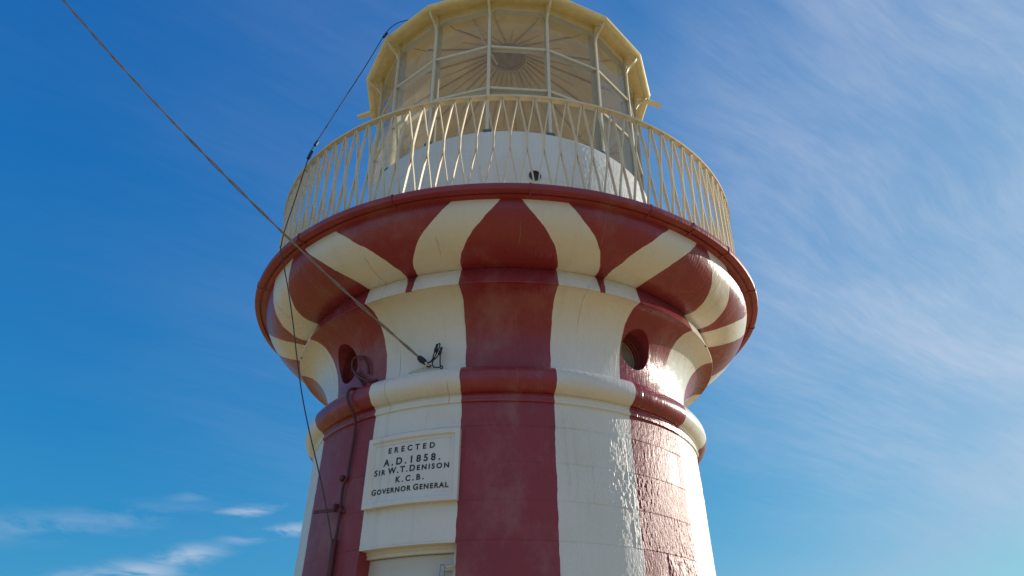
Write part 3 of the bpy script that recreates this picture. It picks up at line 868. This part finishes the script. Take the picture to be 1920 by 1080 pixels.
for pth in ([E0, S_(-19.8, 2.325, .05), S_(-18.2, 2.345, .06), S_(-17.2, 2.385, .06)],
            [E0, S_(-19.4, 2.335, .055), S_(-18.9, 2.375, .06), S_(-18.3, 2.415, .06)],
            [S_(-18.0, 2.44, .06), S_(-17.4, 2.455, .06), S_(-17.3, 2.435, .06), S_(-18.4, 2.38, .05), S_(-19.4, 2.33, .04), S_(-19.1, 2.29, .035), S_(-17.9, 2.283, .03), S_(-17.2, 2.285, .028)],
            [S_(-17.1, 2.375, .06), S_(-17.2, 2.33, .05), S_(-17.2, 2.278, .035), S_(-16.8, 2.266, .035), S_(-16.6, 2.282, .035), S_(-17.1, 2.294, .03)],
            [E0 + Vector((0, 0, -.015)), S_(-20.9, 2.30, .03), S_(-20.3, 2.302, .025), S_(-19.9, 2.309, .03)]):
    sweep(bm, spline(pth, 8), circ(0.0048, 7), upv=radial)
local(finish('tail_wires', bm, M_BLACK, oc), oc)
for (a0, h0, a1, h1) in ((-18.5, 2.39, -17.9, 2.452), (-17.35, 2.365, -16.7, 2.425)):
    bm = bmesh.new(); p0, p1 = S_(a0, h0, .062), S_(a1, h1, .062)
    sweep(bm, [p0, p0.lerp(p1, .1), p0.lerp(p1, .45), p0.lerp(p1, .5), p0.lerp(p1, .9), p1], circ(0.013, 8), upv=lambda p, i: radial(p))
    bm.verts.ensure_lookup_table(); c_ = [0.5, 1, 1, .72, .8, .35]
    for k_ in range(6):
        vs = bm.verts[k_ * 8:(k_ + 1) * 8]; c = sum((v.co for v in vs), Vector()) / 8
        for v in vs: v.co = c + (v.co - c) * c_[k_]
    local(finish('connector', bm, M_BLACK, oc), oc)
hk = [S_(-26.6, 2.285, .0), S_(-26.4, 2.285, .022), S_(-24.0, 2.295, .025), S_(-21.6, 2.31, .03), S_(-20.5, 2.315, .035)]
bm = bmesh.new(); sweep(bm, spline(hk, 5), circ(0.007, 8), upv=radial); sweep(bm, [S_(-21.0, 2.31, -.02), S_(-21.0, 2.32, .06)], circ(0.008, 8), upv=lambda p, i: Vector((0, 0, 1)))
local(finish('wall_hook', bm, M_FRAME, oc), oc)

# ------------------------------------------------------------------ thin lightning cable hanging from roof to pipe
lc = thing('hanging_cable', 'thin dark cable hanging from the lantern roof past the railing to the red pipe', 'cable', P(-43, 1.13, 1.72))
bm = bmesh.new()
pth = [P(-40, 6.33, 1.53), P(-45, 6.29, 1.62), P(-50, 6.255, 1.645), P(-51.5, 6.12, 1.68), P(-51.3, 5.7, 1.80), P(-50.5, 5.2, 1.955), P(-49.5, 4.7, 2.11), P(-49.2, 4.32, 2.225), P(-49.6, 4.2, 2.235),
       P(-50.6, 3.85, 2.26), P(-50.6, 3.5, 2.30), P(-50.0, 3.34, 2.315), P(-49.6, 3.28, 2.318)]
end = P(-43.0, 1.125, shaft_r(1.12) + 0.05)
q0 = pth[-1]
for k_ in range(1, 9):
    t = k_ / 8; p = q0.lerp(end, t); p.z -= 0.05 * math.sin(math.pi * t); p.x += 0.012 * math.sin(9 * t); pth.append(p)
sweep(bm, spline(pth, 8), circ(0.0046, 7), upv=lambda p, i: Vector((0.3, -1, 0.1)))
local(finish('wire', bm, M_WIRE, lc), lc)
bm = bmesh.new()
for p, q in ((P(-49.2, 4.33, 2.215), P(-49.3, 4.24, 2.235)), (P(-48.9, 4.45, 2.185), P(-49, 4.40, 2.2)), (P(-50.2, 6.27, 1.63), P(-50.8, 6.20, 1.655))):
    sweep(bm, [p, q], circ(0.014, 8), upv=lambda p, i: Vector((0.3, -1, 0.1)))
local(finish('cable_clip', bm, M_BLACK, lc), lc)
